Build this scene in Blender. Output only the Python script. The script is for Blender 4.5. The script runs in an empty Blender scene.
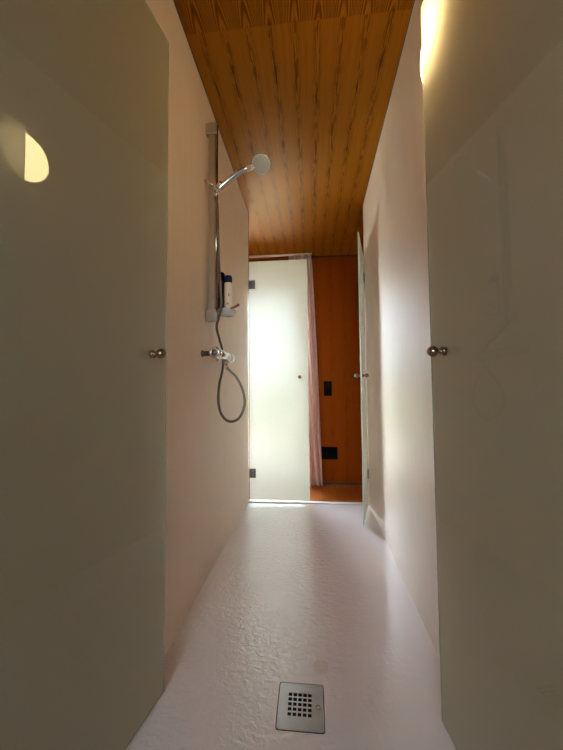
import bpy, bmesh, math, random
from mathutils import Vector, Matrix
random.seed(4)
S = bpy.context.scene
C = S.collection
PI = math.pi

# ---------------------------------------------------------------- dimensions (metres)
XL, XR = -0.506, 0.421          # corridor wall faces
def xr(y): return .4205 + (y - 1.3) * .017    # the right wall is a little out of square
DF = 2.559                      # far end of the shower, plane of the far doors
DN = 0.30                       # near end of the shower
H = 2.40                        # ceiling
WF = 3.534                      # far wall of the house
ZF = -0.143                     # wooden floor, one step below the shower floor
YB = -2.3                       # wall behind the camera
HX0, HX1 = -2.3, 2.0            # house side walls
WX0, WX1, WZ1 = -1.75, -0.05, 2.05   # garden window opening

# ---------------------------------------------------------------- node helpers
def new_mat(name):
    m = bpy.data.materials.new(name); m.use_nodes = True
    nt = m.node_tree; nt.nodes.clear()
    out = nt.nodes.new('ShaderNodeOutputMaterial')
    return m, nt, out

class NT:
    def __init__(s, nt): s.nt = nt
    def n(s, t, **kw):
        nd = s.nt.nodes.new(t)
        for k, v in kw.items():
            if hasattr(nd, k): setattr(nd, k, v)
            else: s.set(nd.inputs[k.replace('_', ' ')], v)
        return nd
    def set(s, sock, v):
        if isinstance(v, bpy.types.NodeSocket): s.nt.links.new(v, sock)
        else: sock.default_value = v
    def m(s, op, a, b=0.0, c=None):
        nd = s.nt.nodes.new('ShaderNodeMath'); nd.operation = op
        s.set(nd.inputs[0], a); s.set(nd.inputs[1], b)
        if c is not None: s.set(nd.inputs[2], c)
        return nd.outputs[0]
    def noise(s, vec, scale, detail=3, rough=.5, dist=0):
        nd = s.nt.nodes.new('ShaderNodeTexNoise')
        s.set(nd.inputs['Vector'], vec); nd.inputs['Scale'].default_value = scale
        nd.inputs['Detail'].default_value = detail; nd.inputs['Roughness'].default_value = rough
        nd.inputs['Distortion'].default_value = dist
        return nd.outputs[0]
    def vec(s, x, y, z):
        nd = s.nt.nodes.new('ShaderNodeCombineXYZ')
        s.set(nd.inputs[0], x); s.set(nd.inputs[1], y); s.set(nd.inputs[2], z)
        return nd.outputs[0]
    def xyz(s):
        tc = s.nt.nodes.new('ShaderNodeTexCoord')
        sp = s.nt.nodes.new('ShaderNodeSeparateXYZ')
        s.nt.links.new(tc.outputs['Object'], sp.inputs[0])
        return tc.outputs['Object'], sp.outputs[0], sp.outputs[1], sp.outputs[2]
    def ramp(s, fac, stops):
        nd = s.nt.nodes.new('ShaderNodeValToRGB')
        s.set(nd.inputs[0], fac)
        el = nd.color_ramp.elements
        while len(el) < len(stops): el.new(.5)
        for e, (p, c) in zip(el, stops): e.position = p; e.color = (*c, 1)
        return nd.outputs[0]
    def mix(s, f, a, b, mode='MIX'):
        nd = s.nt.nodes.new('ShaderNodeMix'); nd.data_type = 'RGBA'; nd.blend_type = mode
        s.set(nd.inputs[0], f)
        for k, v in ((6, a), (7, b)):
            if isinstance(v, tuple): v = (*v, 1)
            s.set(nd.inputs[k], v)
        return nd.outputs[2]
    def bump(s, h, strength, dist):
        nd = s.nt.nodes.new('ShaderNodeBump')
        s.set(nd.inputs['Height'], h); nd.inputs['Strength'].default_value = strength; nd.inputs['Distance'].default_value = dist
        return nd.outputs[0]

def pbr(name, col, rough=.5, metal=0., spec=.5, coat=0., transl=0.):
    m, nt, out = new_mat(name)
    b = nt.nodes.new('ShaderNodeBsdfPrincipled')
    b.inputs['Base Color'].default_value = (*col, 1); b.inputs['Roughness'].default_value = rough
    b.inputs['Metallic'].default_value = metal; b.inputs['Specular IOR Level'].default_value = spec
    b.inputs['Coat Weight'].default_value = coat
    # faint procedural unevenness so that no surface is perfectly uniform
    t = NT(nt); o, x, y, z = t.xyz()
    nz = t.noise(o, 35, 3)
    t.set(b.inputs['Roughness'], t.m('ADD', rough * .85, t.m('MULTIPLY', nz, rough * .3)))
    nt.links.new(b.outputs[0], out.inputs[0])
    return m

def wood(name, across, along, seam=None, w=.098, dark=(.06, .016, .001), mid=(.19, .060, .004), light=(.255, .088, .006), rough=.33, bold=1.0, plank=None, spec=.14):
    """veneer cut in repeated strips: a cathedral (nested arches) in every strip and fine pores along the grain"""
    m, nt, out = new_mat(name); t = NT(nt); o, X, Y, Z = t.xyz()
    ax = {'x': X, 'y': Y, 'z': Z}
    u, v = ax[across], ax[along]
    su = t.m('DIVIDE', u, w)
    idx = t.m('FLOOR', su)
    fu = t.m('SUBTRACT', t.m('FRACT', su), .5)
    if seam is not None:
        row = t.m('GREATER_THAN', seam, v)                 # 1 in the near row of panels
    else:
        row = 0.0
    nlow = t.noise(t.vec(t.m('MULTIPLY', u, 9), t.m('MULTIPLY', v, 1.6), t.m('MULTIPLY', idx, .37)), 1.0, 2)
    wob = t.noise(t.vec(t.m('MULTIPLY', idx, 5.1), t.m('MULTIPLY', v, 3.0), 0.0), 1.0, 2)
    fuw = t.m('ADD', fu, t.m('MULTIPLY', t.m('SUBTRACT', wob, .5), .22))
    f2 = t.m('MULTIPLY', fuw, fuw)
    # long narrow arches (far row) and wide bold ones (near row)
    pa = t.m('ADD', t.m('MULTIPLY', t.m('SQRT', t.m('ADD', f2, .0012)), 13.0), t.m('MULTIPLY', v, 2.6))
    pb = t.m('ADD', t.m('MULTIPLY', f2, -22.0), t.m('MULTIPLY', v, 9.0))
    rnd = t.m('MULTIPLY', t.m('FRACT', t.m('MULTIPLY', t.m('SINE', t.m('MULTIPLY', idx, 12.9)), 43.7)), .35)
    pa = t.m('ADD', pa, t.m('ADD', rnd, t.m('MULTIPLY', nlow, 1.3)))
    pb = t.m('ADD', pb, t.m('ADD', rnd, t.m('MULTIPLY', nlow, 1.6)))
    ra = t.m('POWER', t.m('ADD', t.m('MULTIPLY', t.m('SINE', t.m('MULTIPLY', pa, 6.2832)), .5), .5), 2.2)
    rb = t.m('POWER', t.m('ADD', t.m('MULTIPLY', t.m('SINE', t.m('MULTIPLY', pb, 6.2832)), .5), .5), 1.1)
    # the heart line of each strip carries the strongest marks
    heart = t.m('POWER', t.m('MAXIMUM', t.m('SUBTRACT', 1.0, t.m('MULTIPLY', t.m('ABSOLUTE', fuw), 2.6)), 0.0), 2.0)
    marks = t.m('GREATER_THAN', t.noise(t.vec(t.m('MULTIPLY', u, 70), t.m('MULTIPLY', v, 11), idx), 1.0, 2), .52)
    ra = t.m('ADD', t.m('MULTIPLY', ra, t.m('ADD', .28, t.m('MULTIPLY', heart, .5))), t.m('MULTIPLY', t.m('MULTIPLY', heart, marks), .55))
    pores = t.noise(t.vec(t.m('MULTIPLY', u, 260), t.m('MULTIPLY', v, 7), 0.0), 1.0, 3, .6)
    streak = t.noise(t.vec(t.m('MULTIPLY', u, 60), t.m('MULTIPLY', v, 1.2), 3.0), 1.0, 2, .5)
    ra = t.m('MULTIPLY', ra, bold)
    if seam is not None:
        ring = t.m('ADD', t.m('MULTIPLY', row, t.m('MULTIPLY', rb, .95)), t.m('MULTIPLY', t.m('SUBTRACT', 1.0, row), ra))
    else:
        ring = ra
    fac = t.m('ADD', t.m('MULTIPLY', ring, .8), t.m('ADD', t.m('MULTIPLY', t.m('SUBTRACT', pores, .5), .30), t.m('MULTIPLY', t.m('SUBTRACT', streak, .4), .35)))
    col = t.ramp(fac, [(0.0, light), (.38, mid), (1.0, dark)])
    if plank:
        pl = t.m('DIVIDE', u, plank)
        gap = t.m('GREATER_THAN', t.m('ABSOLUTE', t.m('SUBTRACT', t.m('FRACT', pl), .5)), .49)
        col = t.mix(t.m('MULTIPLY', gap, .6), col, dark)
    b = t.n('ShaderNodeBsdfPrincipled')
    t.set(b.inputs['Base Color'], col)
    t.set(b.inputs['Roughness'], t.m('ADD', rough, t.m('MULTIPLY', t.m('SUBTRACT', pores, .5), .1)))
    b.inputs['Specular IOR Level'].default_value = spec; b.inputs['Specular Tint'].default_value = (1, .58, .14, 1)
    t.set(b.inputs['Normal'], t.bump(fac, .12, .002))
    nt.links.new(b.outputs[0], out.inputs[0])
    return m

def plaster(name, col, rough=.46):
    m, nt, out = new_mat(name); t = NT(nt); o, x, y, z = t.xyz()
    n1 = t.noise(o, 3.2, 4, .55, .4)
    n2 = t.noise(t.vec(t.m('MULTIPLY', x, 5), t.m('MULTIPLY', y, 22), t.m('MULTIPLY', z, 2.5)), 1.0, 4, .6)
    f = t.m('ADD', t.m('MULTIPLY', n1, .6), t.m('MULTIPLY', n2, .4))
    c = t.ramp(f, [(.3, tuple(k * .90 for k in col)), (.7, col)])
    b = t.n('ShaderNodeBsdfPrincipled')
    t.set(b.inputs['Base Color'], c)
    t.set(b.inputs['Roughness'], t.m('ADD', rough - .06, t.m('MULTIPLY', f, .16)))
    b.inputs['Specular IOR Level'].default_value = .42
    t.set(b.inputs['Normal'], t.bump(t.m('ADD', n1, t.m('MULTIPLY', n2, .5)), .22, .012))
    nt.links.new(b.outputs[0], out.inputs[0])
    return m

def shower_floor_mat():
    m, nt, out = new_mat('trowelled_resin_floor'); t = NT(nt); o, x, y, z = t.xyz()
    n1 = t.noise(t.vec(t.m('MULTIPLY', x, .75), y, z), 55, 2, .55, .6)
    n2 = t.noise(o, 110, 2, .5)
    n3 = t.noise(o, 5, 3, .5)
    # the trowelled relief is strongest across the middle and the left of the floor
    zone = t.m('MULTIPLY', t.ramp(t.noise(o, 2.3, 2), [(.3, (.35,) * 3), (.72, (1,) * 3)]), 1.0)
    right = t.n('ShaderNodeMapRange'); t.set(right.inputs[0], x)
    right.inputs[1].default_value = .05; right.inputs[2].default_value = .3; right.inputs[3].default_value = 1; right.inputs[4].default_value = .25
    zone = t.m('MULTIPLY', zone, right.outputs[0])
    h = t.m('MULTIPLY', t.m('ADD', t.m('MULTIPLY', t.m('SUBTRACT', n1, .5), 1.2), t.m('MULTIPLY', t.m('SUBTRACT', n2, .5), .3)), zone)
    # small chipped smooth patch behind the drain
    c = t.ramp(n3, [(.3, (.745, .675, .69)), (.7, (.785, .715, .73))])
    dx = t.m('DIVIDE', t.m('SUBTRACT', x, .022), .027); dy = t.m('DIVIDE', t.m('SUBTRACT', y, 1.075), .03)
    rr = t.m('ADD', t.m('MULTIPLY', dx, dx), t.m('MULTIPLY', dy, dy))
    rr = t.m('ADD', rr, t.m('MULTIPLY', t.m('SUBTRACT', t.noise(o, 28, 1), .5), 1.3))
    patch = t.m('MULTIPLY', t.m('LESS_THAN', rr, .8), .55)
    c = t.mix(patch, c, (.62, .49, .43))
    h = t.m('SUBTRACT', h, t.m('MULTIPLY', patch, .35))
    b = t.n('ShaderNodeBsdfPrincipled')
    t.set(b.inputs['Base Color'], c)
    t.set(b.inputs['Roughness'], t.m('ADD', .16, t.m('MULTIPLY', n3, .08)))
    b.inputs['Specular IOR Level'].default_value = .8; b.inputs['Coat Weight'].default_value = 1.0; b.inputs['Coat Roughness'].default_value = .07; b.inputs['Coat IOR'].default_value = 1.75
    nb = t.bump(h, .8, .0042); t.set(b.inputs['Normal'], nb); t.set(b.inputs['Coat Normal'], nb)
    nt.links.new(b.outputs[0], out.inputs[0])
    return m

def glass_polished():
    m, nt, out = new_mat('polished_glass_face'); t = NT(nt)
    b = t.n('ShaderNodeBsdfPrincipled')
    b.inputs['Base Color'].default_value = (.95, .97, .945, 1)
    b.inputs['Transmission Weight'].default_value = 1
    b.inputs['Roughness'].default_value = .0; b.inputs['IOR'].default_value = 1.48
    o, x, y, z = t.xyz()
    t.set(b.inputs['Roughness'], t.m('MULTIPLY', t.noise(o, 6, 2), .03))
    nt.links.new(b.outputs[0], out.inputs[0]); return m

def glass_satin():
    m, nt, out = new_mat('satin_etched_glass_face'); t = NT(nt)
    b = t.n('ShaderNodeBsdfPrincipled')
    b.inputs['Base Color'].default_value = (.93, .95, .86, 1)
    b.inputs['Transmission Weight'].default_value = 1
    b.inputs['IOR'].default_value = 1.48
    o, x, y, z = t.xyz()
    t.set(b.inputs['Roughness'], t.m('ADD', SATIN_ROUGH, t.m('MULTIPLY', t.noise(o, 400, 2), .06)))
    tr = t.n('ShaderNodeBsdfTranslucent'); tr.inputs[0].default_value = (.50, .50, .48, 1)
    df = t.n('ShaderNodeBsdfDiffuse'); df.inputs[0].default_value = (.90, .80, .57, 1)
    a = t.n('ShaderNodeMixShader'); a.inputs[0].default_value = .65
    nt.links.new(tr.outputs[0], a.inputs[1]); nt.links.new(df.outputs[0], a.inputs[2])
    mx = t.n('ShaderNodeMixShader'); mx.inputs[0].default_value = SATIN_SCATTER
    nt.links.new(b.outputs[0], mx.inputs[1]); nt.links.new(a.outputs[0], mx.inputs[2])
    nt.links.new(mx.outputs[0], out.inputs[0]); return m
SATIN_ROUGH, SATIN_SCATTER = .54, .965

def window_glass():
    m, nt, out = new_mat('window_glass'); t = NT(nt)
    tr = t.n('ShaderNodeBsdfTransparent'); tr.inputs[0].default_value = (.97, .98, .97, 1)
    gl = t.n('ShaderNodeBsdfGlossy'); gl.inputs['Roughness'].default_value = .02
    fr = t.n('ShaderNodeFresnel'); fr.inputs[0].default_value = 1.3
    mx = t.n('ShaderNodeMixShader')
    nt.links.new(fr.outputs[0], mx.inputs[0]); nt.links.new(tr.outputs[0], mx.inputs[1]); nt.links.new(gl.outputs[0], mx.inputs[2])
    nt.links.new(mx.outputs[0], out.inputs[0]); return m

def cloth_mat():
    m, nt, out = new_mat('sheer_pink_cloth'); t = NT(nt); o, x, y, z = t.xyz()
    wv = t.noise(t.vec(t.m('MULTIPLY', x, 900), t.m('MULTIPLY', y, 900), t.m('MULTIPLY', z, 120)), 1.0, 2)
    c = t.ramp(wv, [(.3, (.88, .75, .73)), (.7, (.95, .84, .82))])
    df = t.n('ShaderNodeBsdfDiffuse'); tr = t.n('ShaderNodeBsdfTranslucent')
    t.set(df.inputs[0], c); t.set(tr.inputs[0], c)
    mx = t.n('ShaderNodeMixShader'); mx.inputs[0].default_value = .55
    nt.links.new(df.outputs[0], mx.inputs[1]); nt.links.new(tr.outputs[0], mx.inputs[2])
    nt.links.new(mx.outputs[0], out.inputs[0]); return m

def emit_mat(name, col, strength):
    m, nt, out = new_mat(name); t = NT(nt)
    e = t.n('ShaderNodeEmission'); e.inputs[0].default_value = (*col, 1); e.inputs[1].default_value = strength
    nt.links.new(e.outputs[0], out.inputs[0]); return m

def grass_mat():
    m, nt, out = new_mat('lawn'); t = NT(nt); o, x, y, z = t.xyz()
    c = t.ramp(t.noise(o, 1.5, 4), [(.3, (.54, .535, .34)), (.7, (.64, .63, .45))])
    b = t.n('ShaderNodeBsdfPrincipled'); t.set(b.inputs['Base Color'], c); b.inputs['Roughness'].default_value = .9
    nt.links.new(b.outputs[0], out.inputs[0]); return m

def hedge_mat():
    m, nt, out = new_mat('hedge_leaves'); t = NT(nt); o, x, y, z = t.xyz()
    c = t.ramp(t.noise(o, 9, 4), [(.35, (.10, .16, .04)), (.65, (.36, .44, .12))])
    b = t.n('ShaderNodeBsdfPrincipled'); t.set(b.inputs['Base Color'], c); b.inputs['Roughness'].default_value = .8
    nt.links.new(b.outputs[0], out.inputs[0]); return m

def brushed(name):
    m, nt, out = new_mat(name); t = NT(nt); o, x, y, z = t.xyz()
    n = t.noise(t.vec(t.m('MULTIPLY', x, 30), t.m('MULTIPLY', y, 700), z), 1.0, 3)
    b = t.n('ShaderNodeBsdfPrincipled'); b.inputs['Base Color'].default_value = (.60, .61, .66, 1)
    b.inputs['Metallic'].default_value = 1
    b.inputs['Roughness'].default_value = .3
    t.set(b.inputs['Base Color'], t.ramp(n, [(.3, (.49, .52, .60)), (.7, (.54, .57, .64))]))
    nt.links.new(b.outputs[0], out.inputs[0]); return m

M = dict(
    ceil=wood('teak_veneer_ceiling', 'x', 'y', seam=1.224, rough=.42, spec=.07, light=(.27, .098, .006)),
    wallwood=wood('teak_veneer_wall', 'x', 'z', w=.155, dark=(.085, .016, .002), mid=(.215, .036, .0018), light=(.265, .050, .0025), rough=.45, bold=.55),
    sidewood=wood('teak_veneer_side_wall', 'y', 'z', w=.155, dark=(.085, .016, .002), mid=(.215, .036, .0018), light=(.265, .050, .0025), rough=.45, bold=.55),
    woodfloor=wood('teak_parquet', 'x', 'y', w=.07, dark=(.16, .035, .006), mid=(.38, .10, .016), light=(.45, .14, .026), rough=.3, bold=.5, plank=.07),
    plaster=plaster('pink_beige_polished_plaster', (.80, .655, .55)),
    floor=shower_floor_mat(), polished=glass_polished(), satin=glass_satin(), edge=None,
    window=window_glass(), cloth=cloth_mat(), lawn=grass_mat(), hedge=hedge_mat(), steel=brushed('brushed_steel'),
    chrome=pbr('chrome', (.74, .72, .70), .2, 1), satinmetal=pbr('satin_aluminium', (.55, .52, .47), .3, 1),
    bronze=pbr('brushed_bronze', (.33, .24, .155), .28, 1), dark=pbr('dark_steel', (.20, .19, .18), .35, 1),
    black=pbr('black_plastic', (.003, .003, .0035), .6, 0, .05), blackhole=pbr('sump_black', (.006, .006, .006), .6), rim=pbr('rim_grey', (.12, .10, .10), .6),
    navy=pbr('navy_plastic', (.008, .009, .045), .35, 0, .25), darknavy=pbr('dark_violet_plastic', (.022, .015, .03), .28),
    cream=pbr('cream_plastic', (.80, .66, .50), .35), label=pbr('brown_print', (.28, .14, .07), .5),
    redbrown=pbr('red_brown_plastic', (.24, .06, .035), .35), white=pbr('white_enamel', (.82, .80, .76), .3),
    gap_shade=pbr('shadow_gap_dark', (.07, .025, .010), .6), frost=pbr('grey_spray_face', (.42, .43, .41), .5),  # first entry: shade of the wall gaps as a dark colour
    rubber=pbr('hose_grey', (.19, .165, .145), .33, .75), dish=pbr('clear_grey_dish', (.62, .63, .60), .25, .2),
    ring=pbr('worn_ring', (.30, .29, .28), .4, 1), sill=pbr('white_threshold', (.60, .55, .52), .5), darkchrome=pbr('dark_chrome', (.50, .44, .39), .15, 1),
    outerwall=pbr('white_frame_paint', (.78, .76, .72), .45),
)
edge, nt, out = new_mat('glass_edge'); t = NT(nt)
b = t.n('ShaderNodeBsdfPrincipled'); b.inputs['Base Color'].default_value = (.62, .74, .62, 1); b.inputs['Roughness'].default_value = .25
b.inputs['Transmission Weight'].default_value = .35
nt.links.new(b.outputs[0], out.inputs[0]); M['edge'] = edge

# ---------------------------------------------------------------- mesh helpers
def box(bm, x0, x1, y0, y1, z0, z1, mi=0):
    v = [bm.verts.new(p) for p in ((x0,y0,z0),(x1,y0,z0),(x1,y1,z0),(x0,y1,z0),(x0,y0,z1),(x1,y0,z1),(x1,y1,z1),(x0,y1,z1))]
    fs = [(3,2,1,0),(4,5,6,7),(0,1,5,4),(1,2,6,5),(2,3,7,6),(3,0,4,7)]
    r = []
    for f in fs:
        q = bm.faces.new([v[i] for i in f]); q.material_index = mi; r.append(q)
    return r

def rbox(bm, x0, x1, y0, y1, z0, z1, r=.003, seg=2):
    b2 = bmesh.new(); box(b2, x0, x1, y0, y1, z0, z1)
    bmesh.ops.bevel(b2, geom=b2.edges[:], offset=r, segments=seg, profile=.5, affect='EDGES')
    me = bpy.data.meshes.new('tmp'); b2.to_mesh(me); b2.free(); bm.from_mesh(me); bpy.data.meshes.remove(me)

def frame_of(d):
    d = Vector(d).normalized()
    a = Vector((0, 0, 1)) if abs(d.z) < .9 else Vector((0, 1, 0))
    u = d.cross(a).normalized(); return u, d.cross(u).normalized(), d

def lathe(bm, base, axis, prof, n=24, sx=1., sy=1., ref=None):
    """prof = [(radius, distance along axis)], closed with caps"""
    u, v, d = frame_of(axis)
    if ref is not None:
        u = Vector(ref).normalized(); v = d.cross(u).normalized()
    base = Vector(base); rings = []
    for r, h in prof:
        if r < 1e-6: rings.append([bm.verts.new(base + d * h)])
        else: rings.append([bm.verts.new(base + d * h + u * (r * sx * math.cos(2*PI*k/n)) + v * (r * sy * math.sin(2*PI*k/n))) for k in range(n)])
    for a, b in zip(rings, rings[1:]):
        for k in range(n):
            q = (k + 1) % n
            if len(a) == 1 and len(b) == 1: continue
            if len(a) == 1: f = [a[0], b[k], b[q]]
            elif len(b) == 1: f = [a[k], b[0], a[q]]
            else: f = [a[k], b[k], b[q], a[q]]
            bm.faces.new(f).smooth = True
    for rg in (rings[0], rings[-1]):
        if len(rg) > 1: bm.faces.new(rg)

def catmull(pts, sub=10):
    P = [Vector(p) for p in pts]; P = [P[0]*2 - P[1]] + P + [P[-1]*2 - P[-2]]
    o = []
    for i in range(1, len(P) - 2):
        for k in range(sub):
            t = k / sub; a, b, c, d = P[i-1:i+3]
            o.append(.5*((2*b) + (c-a)*t + (2*a-5*b+4*c-d)*t*t + (3*b-a-3*c+d)*t**3))
    o.append(P[-2]); return o

def tube(bm, pts, r, n=12, rib=0.0):
    pts = [Vector(p) for p in pts]; rings = []; u = None
    for i, p in enumerate(pts):
        d = (pts[min(i+1, len(pts)-1)] - pts[max(i-1, 0)]).normalized()
        if u is None: u = frame_of(d)[0]
        u = (u - d * u.dot(d)).normalized(); v = d.cross(u)
        rr = (r[i] if isinstance(r, (list, tuple)) else r) * (1 + (rib if i % 2 else 0))
        rings.append([bm.verts.new(p + u*(rr*math.cos(2*PI*k/n)) + v*(rr*math.sin(2*PI*k/n))) for k in range(n)])
    for a, b in zip(rings, rings[1:]):
        for k in range(n): bm.faces.new([a[k], a[(k+1) % n], b[(k+1) % n], b[k]]).smooth = True
    bm.faces.new(rings[0]); bm.faces.new(rings[-1])

def obj(name, bm, mats, parent=None, bevel=0):
    bmesh.ops.recalc_face_normals(bm, faces=bm.faces[:])
    if parent is not None and '_o' in parent and False: pass
    me = bpy.data.meshes.new(name)
    o = bpy.data.objects.new(name, me)
    if parent is not None:
        off = LOCAL.get(parent.name)
        if off is not None: bmesh.ops.translate(bm, verts=bm.verts[:], vec=-off)
        LOCAL[o.name] = off
    bm.to_mesh(me); bm.free()
    for m in (mats if isinstance(mats, (list, tuple)) else [mats]): me.materials.append(m)
    C.objects.link(o)
    if parent is not None: o.parent = parent
    if bevel:
        md = o.modifiers.new('Bevel', 'BEVEL'); md.width = bevel; md.segments = 2; md.limit_method = 'ANGLE'
    return o
LOCAL = {}

def thing(name, label, cat, loc, group=None, world=True, rotz=0):
    """Empty at the thing's base. world=True: its parts are drawn in world coordinates and shifted to it."""
    o = bpy.data.objects.new(name, None); C.objects.link(o)
    o.location = loc; o.rotation_euler = (0, 0, rotz); o.empty_display_size = .05
    o['label'] = label; o['category'] = cat
    if group: o['group'] = group
    LOCAL[o.name] = Vector(loc) if world else None
    return o

def struct(name, bm, mats):
    o = obj(name, bm, mats); o['kind'] = 'structure'; return o

def B(*a):
    bm = bmesh.new()
    if a: box(bm, *a)
    return bm

# ---------------------------------------------------------------- the setting
bm = bmesh.new()      # shower floor: a raised slab with a square recess for the drain
DX0, DX1, DY0, DY1 = -.1060, .0275, .8730, 1.0120
xs = [XL - .04, DX0, DX1, XR + .03]; ys = [DN, DY0, DY1, DF + .015]
g = [[bm.verts.new((x, y, 0)) for y in ys] for x in xs]
lo = [[bm.verts.new((x, y, ZF + .002)) for y in ys] for x in xs]
for i in range(3):
    for j in range(3):
        if i == 1 and j == 1: continue
        bm.faces.new([g[i][j], g[i+1][j], g[i+1][j+1], g[i][j+1]])
        bm.faces.new([lo[i][j], lo[i][j+1], lo[i+1][j+1], lo[i+1][j]])
for i in range(3):
    bm.faces.new([g[i][0], lo[i][0], lo[i+1][0], g[i+1][0]]); bm.faces.new([g[i][3], g[i+1][3], lo[i+1][3], lo[i][3]])
    bm.faces.new([g[0][i], g[0][i+1], lo[0][i+1], lo[0][i]]); bm.faces.new([g[3][i], lo[3][i], lo[3][i+1], g[3][i+1]])
bm.faces.new([g[1][1], g[1][2], lo[1][2], lo[1][1]]); bm.faces.new([g[2][1], lo[2][1], lo[2][2], g[2][2]])
bm.faces.new([g[1][1], lo[1][1], lo[2][1], g[2][1]]); bm.faces.new([g[1][2], g[2][2], lo[2][2], lo[1][2]])
fr = .0082      # rounded corners of the recess
for px, py, sx, sy in ((DX0, DY0, 1, 1), (DX1, DY0, -1, 1), (DX1, DY1, -1, -1), (DX0, DY1, 1, -1)):
    fan = [bm.verts.new((px, py, 0))]
    for k in range(7):
        a = k * PI / 12
        fan.append(bm.verts.new((px + sx * fr * (1 - math.sin(a)), py + sy * fr * (1 - math.cos(a)), 0)))
    top = bm.faces.new(fan)
    e = bmesh.ops.extrude_face_region(bm, geom=[top], use_keep_orig=True)
    bmesh.ops.translate(bm, verts=[v for v in e['geom'] if isinstance(v, bmesh.types.BMVert)], vec=(0, 0, -.0004))
struct('floor_shower', bm, M['floor'])
struct('floor', B(HX0, HX1, YB, WF, ZF - .1, ZF), M['woodfloor'])
struct('ceiling', B(HX0, HX1, YB - .1, WF + .1, H, H + .1), M['ceil'])
struct('wall_left', B(XL - .10, XL, .90, DF, ZF, H), M['plaster'])
struct('wall_left_near', B(XL - .10, XL - .045, DN, .90, ZF, H), M['plaster'])   # set back where the near door hangs
def skew(x0, x1, y0, y1, z0, z1, bm=None):
    bm = bm or bmesh.new()
    v = [bm.verts.new((xr(y) + x, y, z)) for z in (z0, z1) for x, y in ((x0, y0), (x1, y0), (x1, y1), (x0, y1))]
    for f in [(3,2,1,0),(4,5,6,7),(0,1,5,4),(1,2,6,5),(2,3,7,6),(3,0,4,7)]: bm.faces.new([v[i] for i in f])
    return bm
struct('wall_right', skew(0, .10, .80, DF, ZF, H), M['plaster'])
struct('wall_right_near', skew(.03, .10, DN, .80, ZF, H), M['plaster'])
bm = bmesh.new()      # far wall, in wood, around the garden window
box(bm, WX1, HX1, WF, WF + .1, ZF, H); box(bm, HX0, WX0, WF, WF + .1, ZF, H); box(bm, WX0, WX1, WF, WF + .1, WZ1, H)
struct('wall_far', bm, M['wallwood'])
struct('wall_house_left', B(HX0 - .1, HX0, YB, WF + .1, ZF, H), M['sidewood'])
struct('wall_house_right', B(HX1, HX1 + .1, YB, WF + .1, ZF, H), M['sidewood'])
BW = (-.9, .2, 1.0, 1.9)    # unseen window added behind the camera to brighten the near end
bm = bmesh.new()
box(bm, HX0, BW[0], YB - .1, YB, ZF, H); box(bm, BW[1], HX1, YB - .1, YB, ZF, H)
box(bm, BW[0], BW[1], YB - .1, YB, ZF, BW[2]); box(bm, BW[0], BW[1], YB - .1, YB, BW[3], H)
struct('wall_back', bm, M['plaster'])

def window(name, x0, x1, y0, y1, z0, z1, mull):
    f = .05; bm = bmesh.new()
    box(bm, x0, x0 + f, y0, y1, z0, z1); box(bm, x1 - f, x1, y0, y1, z0, z1)
    box(bm, x0 + f, x1 - f, y0, y1, z0, z0 + f); box(bm, x0 + f, x1 - f, y0, y1, z1 - f, z1)
    xm = x0 + (x1 - x0) * mull
    box(bm, xm - f/2, xm + f/2, y0, y1, z0 + f, z1 - f)
    o = struct(name, bm, M['outerwall'])
    ym = (y0 + y1) / 2
    for a, c in ((x0 + f, xm - f/2), (xm + f/2, x1 - f)):
        p = obj('pane', B(a, c, ym - .004, ym + .004, z0 + f, z1 - f), M['window'], o)
    return o
window('window_1', WX0, WX1, WF + .02, WF + .08, ZF, WZ1, .42)
window('window_added', BW[0], BW[1], YB - .08, YB - .02, BW[2], BW[3], .5)

# dark strips put in as shade of gaps at ceiling and far wall foot; shower lip
struct('shadow_gap_1', B(XL, XL + .004, .8, DF, H - .006, H), M['gap_shade'])
struct('shadow_gap_2', skew(-.004, 0, .8, DF, H - .006, H), M['gap_shade'])
struct('shadow_gap_3', B(WX1 + .02, HX1, WF - .010, WF, H - .012, H), M['gap_shade'])
struct('shadow_gap_far_foot', B(WX1 + .02, HX1, WF - .008, WF, ZF, ZF + .022), M['gap_shade'])
struct('trim_4', B(XL, xr(DF), DF - .022, DF + .016, 0, .007), M['sill'])
# wooden end of the right partition, seen as a thin red line behind the open door
struct('trim_5', B(xr(DF) - .001, xr(DF) + .101, DF, DF + .016, ZF, H), M['wallwood'])
struct('trim_6', B(XL - .101, XL + .001, DF + .016, DF + .03, ZF, H), M['wallwood'])

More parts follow.
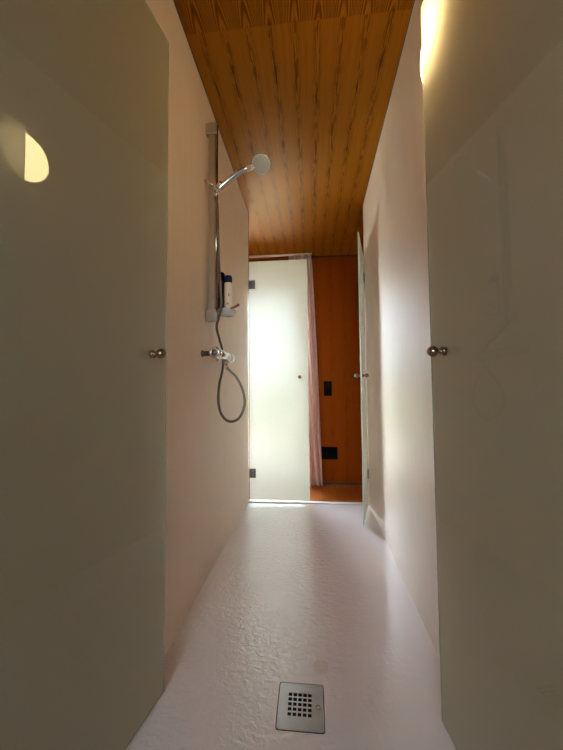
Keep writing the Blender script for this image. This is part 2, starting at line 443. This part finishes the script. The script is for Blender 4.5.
# ---------------------------------------------------------------- shower doors
def door(hinge, free, satin, z0, z1, knob_z, hinge_z, label, knob_in=.068):
    hx, hy = hinge; fx, fy = free
    ang = math.atan2(fy - hy, fx - hx); w = math.hypot(fx - hx, fy - hy)
    t = thing('shower_door', label, 'door', (hx, hy, z0), 'frosted glass shower doors', world=False, rotz=ang)
    th = .004; hgt = z1 - z0
    bm = bmesh.new()
    fs = box(bm, .002, w, -th, th, 0, hgt)
    for f in fs: f.material_index = 2
    fs[2].material_index = 0 if satin < 0 else 1     # face at -y
    fs[4].material_index = 0 if satin > 0 else 1     # face at +y
    obj('glass_panel', bm, [M['satin'], M['polished'], M['edge']], t)
    for s in (-1, 1):
        bm = bmesh.new()
        prof = [(.0115, 0), (.0120, .004), (.0115, .007), (.0065, .009), (.0060, .016), (.0085, .018)]
        prof += [(.0145 * math.sin(a), .030 - .0145 * math.cos(a)) for a in [0.75 + k * (PI - .75) / 9 for k in range(10)]]
        prof[-1] = (0, prof[-1][1])
        lathe(bm, (w - knob_in, s * th, knob_z - z0), (0, s, 0), prof, 24)
        obj('knob', bm, M['bronze'], t)
    for hz in hinge_z:
        bm = bmesh.new(); c = hz - z0
        rbox(bm, .006, .052, -.012, -th, c - .036, c + .036, .002)
        rbox(bm, .006, .052, th, .012, c - .036, c + .036, .002)
        lathe(bm, (.004, 0, c - .036), (0, 0, 1), [(.0, 0), (.006, 0), (.006, .072), (0, .072)], 12)
        h = obj('hinge', bm, M['dark'], t)
        bm = bmesh.new()
        for dz in (-.018, .018):
            for s in (-1, 1):
                lathe(bm, (.030, s * .012, c + dz), (0, s, 0), [(.0045, -.001), (.0045, .0008), (.0025, .001), (.0025, .0)], 10)
        obj('screw', bm, M['chrome'], h)
    return t
door((-.5325, .445), (-.4475, .938), +1, .012, 2.03, 1.009, (.25, 1.76),
     'frosted glass shower door standing open along the left wall, showing the bright oval glow of a lamp')
door((.4075, .371), (.3425, .9206), -1, .012, 2.03, .999, (.25, 1.76),
     'frosted glass shower door standing open along the right wall, the lit lamp glowing behind its top')
door((XL + .004, DF), (-.018, DF), -1, .016, 1.968, 1.001, (.226, 1.773),
     'closed frosted glass shower door glowing with daylight at the far end')
door((xr(DF) - .008, 2.552), (.334, 2.140), +1, .016, 1.968, .993, (.243, 1.783),
     'half of the far glass doors, swung open beside the wood wall and seen nearly edge-on')

# ---------------------------------------------------------------- wall lamp behind the right door
LY, LZ = .935, 1.93
t = thing('wall_lamp', 'round lit wall lamp behind the top of the right glass door', 'lamp', (xr(LY), LY, LZ))
bm = bmesh.new(); lathe(bm, (xr(LY), LY, LZ), (-1, 0, 0), [(0, 0), (.112, 0), (.112, .012), (.106, .018), (0, .018)], 40)
obj('lamp_base', bm, M['white'], t)
bm = bmesh.new(); lathe(bm, (xr(LY), LY, LZ), (-1, 0, 0), [(.105, .018)] + [(.105 * math.cos(a), .018 + .044 * math.sin(a)) for a in [k * PI / 2 / 9 for k in range(1, 9)]] + [(0, .062)], 40)
LAMP = emit_mat('lamp_glass', (1.0, .74, .34), 7.0)
obj('lamp_shade', bm, LAMP, t)

# ---------------------------------------------------------------- floor drain
cx, cy = (DX0 + DX1) / 2, (DY0 + DY1) / 2
t = thing('floor_drain', 'square brushed steel floor drain with a grid of square holes', 'drain', (cx, cy, -.004))
hw, hd = .0645, .0670
bm = bmesh.new()       # plate with 5 x 5 real square holes
pit, hol, ox, oy = .0142, .0100, -.003, .003
gx = [-hw]; gy = [-hd]
for k in range(5):
    c = ox + (k - 2) * pit; gx += [c - hol/2, c + hol/2]
    c = oy + (k - 2) * pit; gy += [c - hol/2, c + hol/2]
gx.append(hw); gy.append(hd)
vs = {}
def gv(i, j):
    if (i, j) not in vs: vs[i, j] = bm.verts.new((cx + gx[i], cy + gy[j], .001))
    return vs[i, j]
for i in range(11):
    for j in range(11):
        if i % 2 == 1 and j % 2 == 1: continue
        bm.faces.new([gv(i, j), gv(i+1, j), gv(i+1, j+1), gv(i, j+1)])
corn = [gv(0, 0), gv(11, 0), gv(11, 11), gv(0, 11)]
bmesh.ops.bevel(bm, geom=corn, offset=.0065, segments=5, profile=.5, affect='VERTICES')
ext = bmesh.ops.extrude_face_region(bm, geom=bm.faces[:])
bmesh.ops.translate(bm, verts=[e for e in ext['geom'] if isinstance(e, bmesh.types.BMVert)], vec=(0, 0, -.0012))
obj('grate', bm, M['steel'], t)
bm = bmesh.new()
box(bm, DX0 + .0004, DX1 - .0004, DY0 + .0004, DY1 - .0004, -.07, -.060)
for a in ((DX0 + .0004, DX0 + .0016, DY0 + .0004, DY1 - .0004), (DX1 - .0016, DX1 - .0004, DY0 + .0004, DY1 - .0004),
          (DX0 + .0016, DX1 - .0016, DY0 + .0004, DY0 + .0016), (DX0 + .0016, DX1 - .0016, DY1 - .0016, DY1 - .0004)):
    box(bm, *a, -.06, -.0005)
obj('sump', bm, M['blackhole'], t)
bm = bmesh.new()
rx, ry = cx + hw * .76, cy - .002
pts = [(rx + .0062 * math.cos(a), ry + .0062 * math.sin(a), .0015) for a in [k * 2 * PI / 24 for k in range(25)]]
tube(bm, pts, .0011, 6)
obj('lifting_ring', bm, M['ring'], t)

# ---------------------------------------------------------------- shower rail on the left wall
RY = 1.49; RX = XL + .051
t = thing('shower_rail', 'upright metal shower rail on the left wall with square end brackets', 'shower rail', (XL, RY, 1.24))
bm = bmesh.new(); rbox(bm, XL + .014, XL + .046, RY - .006, RY + .006, 1.27, 2.19, .002); obj('rail_profile', bm, M['satinmetal'], t)
bm = bmesh.new(); lathe(bm, (RX, RY, 1.25), (0, 0, 1), [(0, 0), (.0095, 0), (.0095, .975), (0, .975)], 20); obj('bar', bm, M['darkchrome'], t)
for z0, z1 in ((1.236, 1.294), (2.178, 2.236)):
    bm = bmesh.new(); rbox(bm, XL + .0005, XL + .056, RY - .014, RY + .014, z0, z1, .004, 3); obj('bracket', bm, M['satinmetal'], t)
SZ = 1.905
bm = bmesh.new(); lathe(bm, (RX, RY, SZ - .022), (0, 0, 1), [(.009, 0), (.017, .002), (.019, .012), (.019, .034), (.017, .044), (.009, .046)], 24)
lathe(bm, (RX + .008, RY - .008, SZ - .004), (.75, -.45, .35), [(.010, 0), (.013, .008), (.0145, .022), (.0135, .032), (.010, .034)], 20)
sl = obj('slider', bm, M['chrome'], t)
bm = bmesh.new(); tube(bm, [(RX - .006, RY - .018, SZ + .002), (RX - .030, RY - .028, SZ + .010), (RX - .058, RY - .030, SZ + .024)], [.007, .006, .0085], 10)
obj('lever', bm, M['chrome'], sl)

# hand shower in the slider
P0 = Vector((RX + .016, RY - .016, SZ - .016)); P3 = Vector((-.292, RY - .018, 1.982))
t = thing('hand_shower', 'chrome hand shower with a round grey spray face above the rail', 'shower head', P0)
pts = catmull([P0, P0.lerp(P3, .35) + Vector((0, 0, .006)), P0.lerp(P3, .7) + Vector((0, 0, .010)), P3], 8)
bm = bmesh.new(); n = len(pts)
tube(bm, pts, [.0115 + .0040 * math.sin(PI * min(1, i / (n - 1) * 1.15)) for i in range(n)], 18)
tube(bm, [P0, P0 - (pts[1] - pts[0]).normalized() * .016], [.0110, .0085], 16)
obj('handle', bm, M['chrome'], t)
fn = Vector((.16, -.56, -.81)).normalized(); HC = Vector((-.226, RY - .018, 1.998))
bm = bmesh.new()
lathe(bm, HC - fn * .026, fn, [(0, 0), (.016, .001), (.032, .006), (.043, .016), (.0455, .024), (.0455, .030), (.0435, .032)], 36)
tube(bm, [P3 - (P3 - P0).normalized() * .006, P3.lerp(HC - fn * .012, .5), HC - fn * .014], [.0125, .014, .017], 16)
obj('head', bm, M['chrome'], t)
bm = bmesh.new(); lathe(bm, HC, fn, [(0, .004), (.0435, .0045), (.0435, .0075), (.041, .0085), (.018, .0095), (0, .0098)], 36)
sf = obj('spray_face', bm, M['frost'], t)
bm = bmesh.new(); u, v, d = frame_of(fn)
for rr, k_ in ((.012, 6), (.022, 12), (.032, 18)):
    for k in range(k_):
        a = 2 * PI * k / k_
        lathe(bm, HC + u * rr * math.cos(a) + v * rr * math.sin(a), fn, [(.0013, .008), (.0011, .0108), (0, .0109)], 6)
nz = obj('nozzle', bm, M['dark'], sf); nz['kind'] = 'stuff'

# mixer
MX, MZ = XL + .068, 1.076
t = thing('shower_mixer', 'chrome bar shower mixer on the left wall below the rail', 'mixer tap', (XL, 1.55, MZ))
MY0, MY1 = 1.405, 1.70
bm = bmesh.new(); lathe(bm, (MX, MY0 + .045, MZ), (0, 1, 0), [(0, 0), (.023, 0), (.0245, .004), (.0245, MY1 - MY0 - .09 - .004), (.020, MY1 - MY0 - .09), (0, MY1 - MY0 - .09)], 28)
lathe(bm, (MX + .004, 1.585, MZ - .018), (0, 0, -1), [(.012, 0), (.012, .012), (.010, .014), (.010, .022), (0, .022)], 20)
obj('body', bm, M['chrome'], t)
for y0, dr in ((MY0 + .0445, -1), (MY1 - .0445, 1)):
    bm = bmesh.new(); lathe(bm, (MX, y0, MZ), (0, dr, 0), [(.024, 0), (.0265, .003), (.0270, .012), (.0270, .036), (.0250, .041), (.014, .043), (.013, .040), (0, .040)], 28)
    k = obj('control_knob', bm, M['chrome'], t)
    if dr < 0:
        bm = bmesh.new(); lathe(bm, (MX, y0 - .0405, MZ), (0, -1, 0), [(.0125, 0), (.0125, .002), (.009, .003), (0, .003)], 20); obj('cap', bm, M['dark'], k)
    bm = bmesh.new(); rbox(bm, MX + .018, MX + .031, y0 + dr * .020 - .005, y0 + dr * .020 + .005, MZ - .004, MZ + .004, .002); obj('stop_button', bm, M['chrome'], k)
for y in (1.432, 1.672):
    bm = bmesh.new()
    lathe(bm, (XL + .0005, y, MZ - .002), (1, 0, 0), [(0, 0), (.0165, 0), (.0165, .004), (.014, .006), (.0125, .008), (.0125, .040), (.014, .041), (.014, .058), (0, .058)], 24)
    obj('wall_union', bm, M['dark' if y < 1.5 else 'chrome'], t)

# hose: from the hand shower down beside the rail, behind the mixer, round a loop and up to the outlet
hp0 = P0 - (pts[1] - pts[0]).normalized() * .014
way = [hp0, hp0 + Vector((-.006, -.001, -.030))] + [(XL + a - .003, b_, c_) for a, b_, c_ in ((.066, 1.472, 1.800), (.070, 1.470, 1.632), (.074, 1.468, 1.522),
       (.0875, 1.440, 1.423), (.0925, 1.438, 1.351), (.0943, 1.438, 1.298), (.072, 1.472, 1.250), (.056, 1.492, 1.208), (.048, 1.57, 1.160), (.040, 1.648, 1.116), (.040, 1.664, 1.050),
       (.042, 1.640, 1.000), (.050, 1.560, .930), (.057, 1.518, .853), (.067, 1.520, .795), (.088, 1.535, .757), (.119, 1.550, .745), (.153, 1.570, .766), (.173, 1.585, .830), (.164, 1.590, .896), (.130, 1.590, .968))] + [(MX + .022, 1.586, 1.004), (MX + .004, 1.585, MZ - .046)]
t = thing('shower_hose', 'grey flexible shower hose looping below the mixer', 'hose', way[-1])
bm = bmesh.new(); tube(bm, catmull(way, 14), .0062, 10, rib=.05); obj('flexible_hose', bm, M['rubber'], t)
bm = bmesh.new(); lathe(bm, (MX + .004, 1.585, MZ - .0402), (.12, 0, -1), [(0, 0), (.0095, 0), (.0095, .016), (.0075, .024), (.0062, .030)], 16); obj('lower_nut', bm, M['chrome'], t)
bm = bmesh.new(); dn = (Vector(way[1]) - hp0).normalized(); lathe(bm, hp0 + dn * .004, dn, [(0, 0), (.009, 0), (.009, .014), (.0068, .026)], 16); obj('upper_nut', bm, M['chrome'], t)

# soap dish clipped on the rail
DZ = 1.284; DCX, DCY = XL + .103, RY + .010
t = thing('soap_dish', 'small oval soap dish clipped to the foot of the shower rail', 'dish', (DCX, DCY, DZ - .02))
bm = bmesh.new(); lathe(bm, (DCX, DCY, DZ - .018), (0, 0, 1), [(0, 0), (.030, 0), (.040, .004), (.046, .018), (.047, .026), (.0445, .026), (.043, .018), (.036, .007), (0, .004)], 36, .92, 1.15, ref=(1, 0, 0))
obj('bowl', bm, M['dish'], t)
bm = bmesh.new(); lathe(bm, (RX, RY, DZ - .010), (0, 0, 1), [(.0090, 0), (.0140, .001), (.0140, .017), (.0090, .018)], 20); rbox(bm, RX + .010, DCX - .036, RY - .006, RY + .006, DZ - .008, DZ + .006, .002)
obj('clip', bm, M['chrome'], t)

# bottles in the dish
bx, by, bz = XL + .108, RY + .012, DZ - .0135
t = thing('shampoo_bottle', 'cream bottle with a navy cap standing in the soap dish', 'bottle', (bx, by, bz))
bm = bmesh.new(); lathe(bm, (bx, by, bz), (0, 0, 1), [(0, 0), (.020, 0), (.0222, .004), (.0222, .146), (.021, .155), (.017, .159), (0, .159)], 28, .92, .70, ref=(1, 0, 0)); obj('body', bm, M['cream'], t)
bm = bmesh.new(); lathe(bm, (bx, by, bz + .1592), (0, 0, 1), [(0, 0), (.0205, 0), (.0215, .003), (.0210, .028), (.018, .034), (0, .035)], 28, .92, .72, ref=(1, 0, 0)); obj('cap', bm, M['navy'], t)
bm = bmesh.new()
bm.free()
for dx, dz, w, h in ((.007, .095, .005, .014), (.002, .052, .007, .010)):
    bm = bmesh.new(); rbox(bm, bx + dx - w/2, bx + dx + w/2, by - .0162, by - .0140, bz + dz - h/2, bz + dz + h/2, .0006)
    obj('print', bm, M['label'], t)
bx, by = XL + .0690, RY + .036
t = thing('shower_gel_bottle', 'taller dark rounded bottle in the soap dish behind the hose', 'bottle', (bx, by, bz))
bm = bmesh.new(); lathe(bm, (bx, by, bz), (0, 0, 1), [(0, 0), (.0105, 0), (.0135, .006), (.0195, .05), (.0205, .10), (.0200, .15), (.0180, .176), (0, .176)], 28, .95, .9, ref=(1, 0, 0)); obj('body', bm, M['darknavy'], t)
bm = bmesh.new(); lathe(bm, (bx, by, bz + .176), (0, 0, 1), [(0, 0), (.0180, 0), (.0178, .022), (.0150, .036), (.009, .045), (0, .047)], 28, .95, .9, ref=(1, 0, 0)); obj('cap', bm, M['black'], t)
# razor
A_ = Vector((DCX + .012, DCY - .035, DZ + .0050)); B_ = Vector((DCX + .070, DCY - .042, DZ + .024))
t = thing('razor', 'red brown razor handle sticking out of the soap dish', 'razor', A_)
bm = bmesh.new(); tube(bm, catmull([A_, A_.lerp(B_, .5) - Vector((0, 0, .004)), B_], 8), [.0040 + .0022 * (i / 16) for i in range(17)], 12); obj('handle', bm, M['redbrown'], t)
bm = bmesh.new(); rbox(bm, A_.x - .016, A_.x + .001, A_.y - .004, A_.y + .030, A_.z - .004, A_.z + .005, .0015); obj('razor_head', bm, M['black'], t)

# ---------------------------------------------------------------- beyond the doors: curtain, rail, switch, socket
CY = WF - .10
t = thing('curtain_rail', 'pale curtain rail along the ceiling above the glowing glass door', 'curtain rail', (WX0, CY, H - .02))
bm = bmesh.new(); rbox(bm, WX0 - .1, .03, CY - .012, CY + .012, H - .018, H - .0005, .002); obj('track', bm, M['white'], t)
bm = bmesh.new()
nu, nv = 120, 40; rows = []
for j in range(nv + 1):
    s = j / nv; z = (H - .022) * (1 - s) + (ZF + .016) * s
    x0 = -.225 + .195 * (s ** 1.1); x1 = .020 + .098 * (s ** .85)
    r_ = []
    for i in range(nu + 1):
        q = i / nu
        amp = .016 + .020 * s
        ph = q * 2 * PI * 6.5 + .7 * math.sin(q * 5 + s * 1.5)
        r_.append(bm.verts.new((x0 + (x1 - x0) * q + .006 * math.sin(ph * .5 + s * 2), CY + amp * math.sin(ph) * (.75 + .25 * math.sin(q * 9)), z)))
    rows.append(r_)
for a, b_ in zip(rows, rows[1:]):
    for i in range(nu): bm.faces.new([a[i], a[i+1], b_[i+1], b_[i]]).smooth = True
t = thing('curtain', 'pale pink gathered curtain hanging behind the edge of the closed glass door', 'curtain', (-.05, CY, ZF + .016))
o = obj('curtain_cloth', bm, M['cloth'], t)
md = o.modifiers.new('Solid', 'SOLIDIFY'); md.thickness = .0012
bm = bmesh.new()
for k in range(9):
    x = -.21 + k * .028
    lathe(bm, (x, CY, H - .026), (0, 0, 1), [(0, 0), (.005, 0), (.005, .0085), (0, .0085)], 8)
gl = obj('glider', bm, M['white'], t)

def plate(name, label, cat, x0, x1, z0, z1):
    t = thing(name, label, cat, ((x0 + x1) / 2, WF, (z0 + z1) / 2))
    bm = bmesh.new(); rbox(bm, x0, x1, WF - .009, WF - .0003, z0, z1, .003, 2); obj('plate', bm, M['black'], t)
    return t
t = plate('light_switch', 'upright black double light switch on the wood wall', 'switch', .145, .233, .825, .988)
for z in (.868, .945):
    bm = bmesh.new(); rbox(bm, .158, .220, WF - .013, WF - .0085, z - .032, z + .032, .002); obj('rocker', bm, M['black'], t)
t = plate('wall_socket', 'wide black double socket low on the wood wall beside the curtain', 'socket', .108, .285, .130, .266)
for x in (.152, .241):
    bm = bmesh.new(); lathe(bm, (x, WF - .0088, .198), (0, -1, 0), [(0, 0), (.032, 0), (.032, .003), (.026, .004), (.024, .001), (0, .001)], 28); oo = obj('outlet', bm, M['black'], t)

# ---------------------------------------------------------------- garden outside the windows
struct('ground_garden', B(-25, 25, -25, 30, ZF - .16, ZF - .105), M['lawn'])
bm = bmesh.new()
random.seed(9)
for k in range(260):
    x = random.uniform(-9, 4); y = random.uniform(12.0, 13.2); z = random.uniform(0, 1.35)
    bmesh.ops.create_icosphere(bm, subdivisions=1, radius=random.uniform(.22, .42), matrix=Matrix.Translation((x, y, ZF - .1 + z)))
h = obj('hedge', bm, M['hedge']); h['label'] = 'low green hedge in the garden, blurred behind the closed glass door'; h['category'] = 'hedge'

struct('added_terrace', B(-6, 6, WF + .12, WF + 3.2, ZF - .105, ZF - .07), pbr('pale_stone_paving', (.62, .57, .52), .7))  # paving added so the daylight bounced indoors is pale, not green
sun = bpy.data.lights.new('sun', 'SUN'); sun.energy = 9; sun.angle = .01; sun.color = (1, .93, .80)
so = bpy.data.objects.new('sun', sun); C.objects.link(so); so.rotation_euler = Vector((-.62, .10, -.80)).to_track_quat('-Z', 'Y').to_euler()
# ---------------------------------------------------------------- daylight and camera
w = bpy.data.worlds.new('World'); S.world = w; w.use_nodes = True
nt = w.node_tree; nt.nodes.clear(); t = NT(nt)
bg = t.n('ShaderNodeBackground'); wo = nt.nodes.new('ShaderNodeOutputWorld')
bg.inputs[0].default_value = (.74, .87, 1.0, 1); bg.inputs[1].default_value = 8.0
nt.links.new(bg.outputs[0], wo.inputs[0])

def portal(name, x0, x1, z0, z1, y, facing):
    L = bpy.data.lights.new(name, 'AREA'); L.shape = 'RECTANGLE'; L.size = x1 - x0; L.size_y = z1 - z0; L.cycles.is_portal = True
    o = bpy.data.objects.new(name, L); C.objects.link(o)
    o.location = ((x0 + x1) / 2, y, (z0 + z1) / 2); o.rotation_euler = (PI / 2 * (-1 if facing < 0 else 1), 0, 0)
    return o
portal('window_portal', WX0, WX1, ZF, WZ1, WF + .09, -1)
portal('window_portal', BW[0], BW[1], BW[2], BW[3], YB - .09, 1)

F, YAW, PITCH, ROLL, HC_ = 315.4, -.0918, .0445, -.0084, .9047
fw = Vector((math.sin(YAW) * math.cos(PITCH), math.cos(YAW) * math.cos(PITCH), math.sin(PITCH)))
r = Vector((math.cos(YAW), -math.sin(YAW), 0)); u = r.cross(fw)
r2 = r * math.cos(ROLL) + u * math.sin(ROLL); u2 = -r * math.sin(ROLL) + u * math.cos(ROLL)
cam = bpy.data.cameras.new('Camera'); co = bpy.data.objects.new('Camera', cam); C.objects.link(co)
mw = Matrix.Identity(4)
for i, a in enumerate((r2, u2, -fw)):
    for k in range(3): mw[k][i] = a[k]
mw.translation = (0, 0, HC_); co.matrix_world = mw
cam.sensor_fit = 'VERTICAL'; cam.sensor_height = 36; cam.lens = F * 36 / 750; cam.clip_start = .01
S.camera = co

S.view_settings.view_transform = 'Standard'; S.view_settings.look = 'None'; S.view_settings.gamma = 1
S.view_settings.exposure = 1.68; S.view_settings.use_curve_mapping = False
cy_ = S.cycles
cy_.max_bounces = 24; cy_.diffuse_bounces = 10; cy_.glossy_bounces = 6; cy_.transmission_bounces = 14; cy_.transparent_max_bounces = 16
cy_.sample_clamp_indirect = 6; cy_.blur_glossy = .6; cy_.use_denoising = True
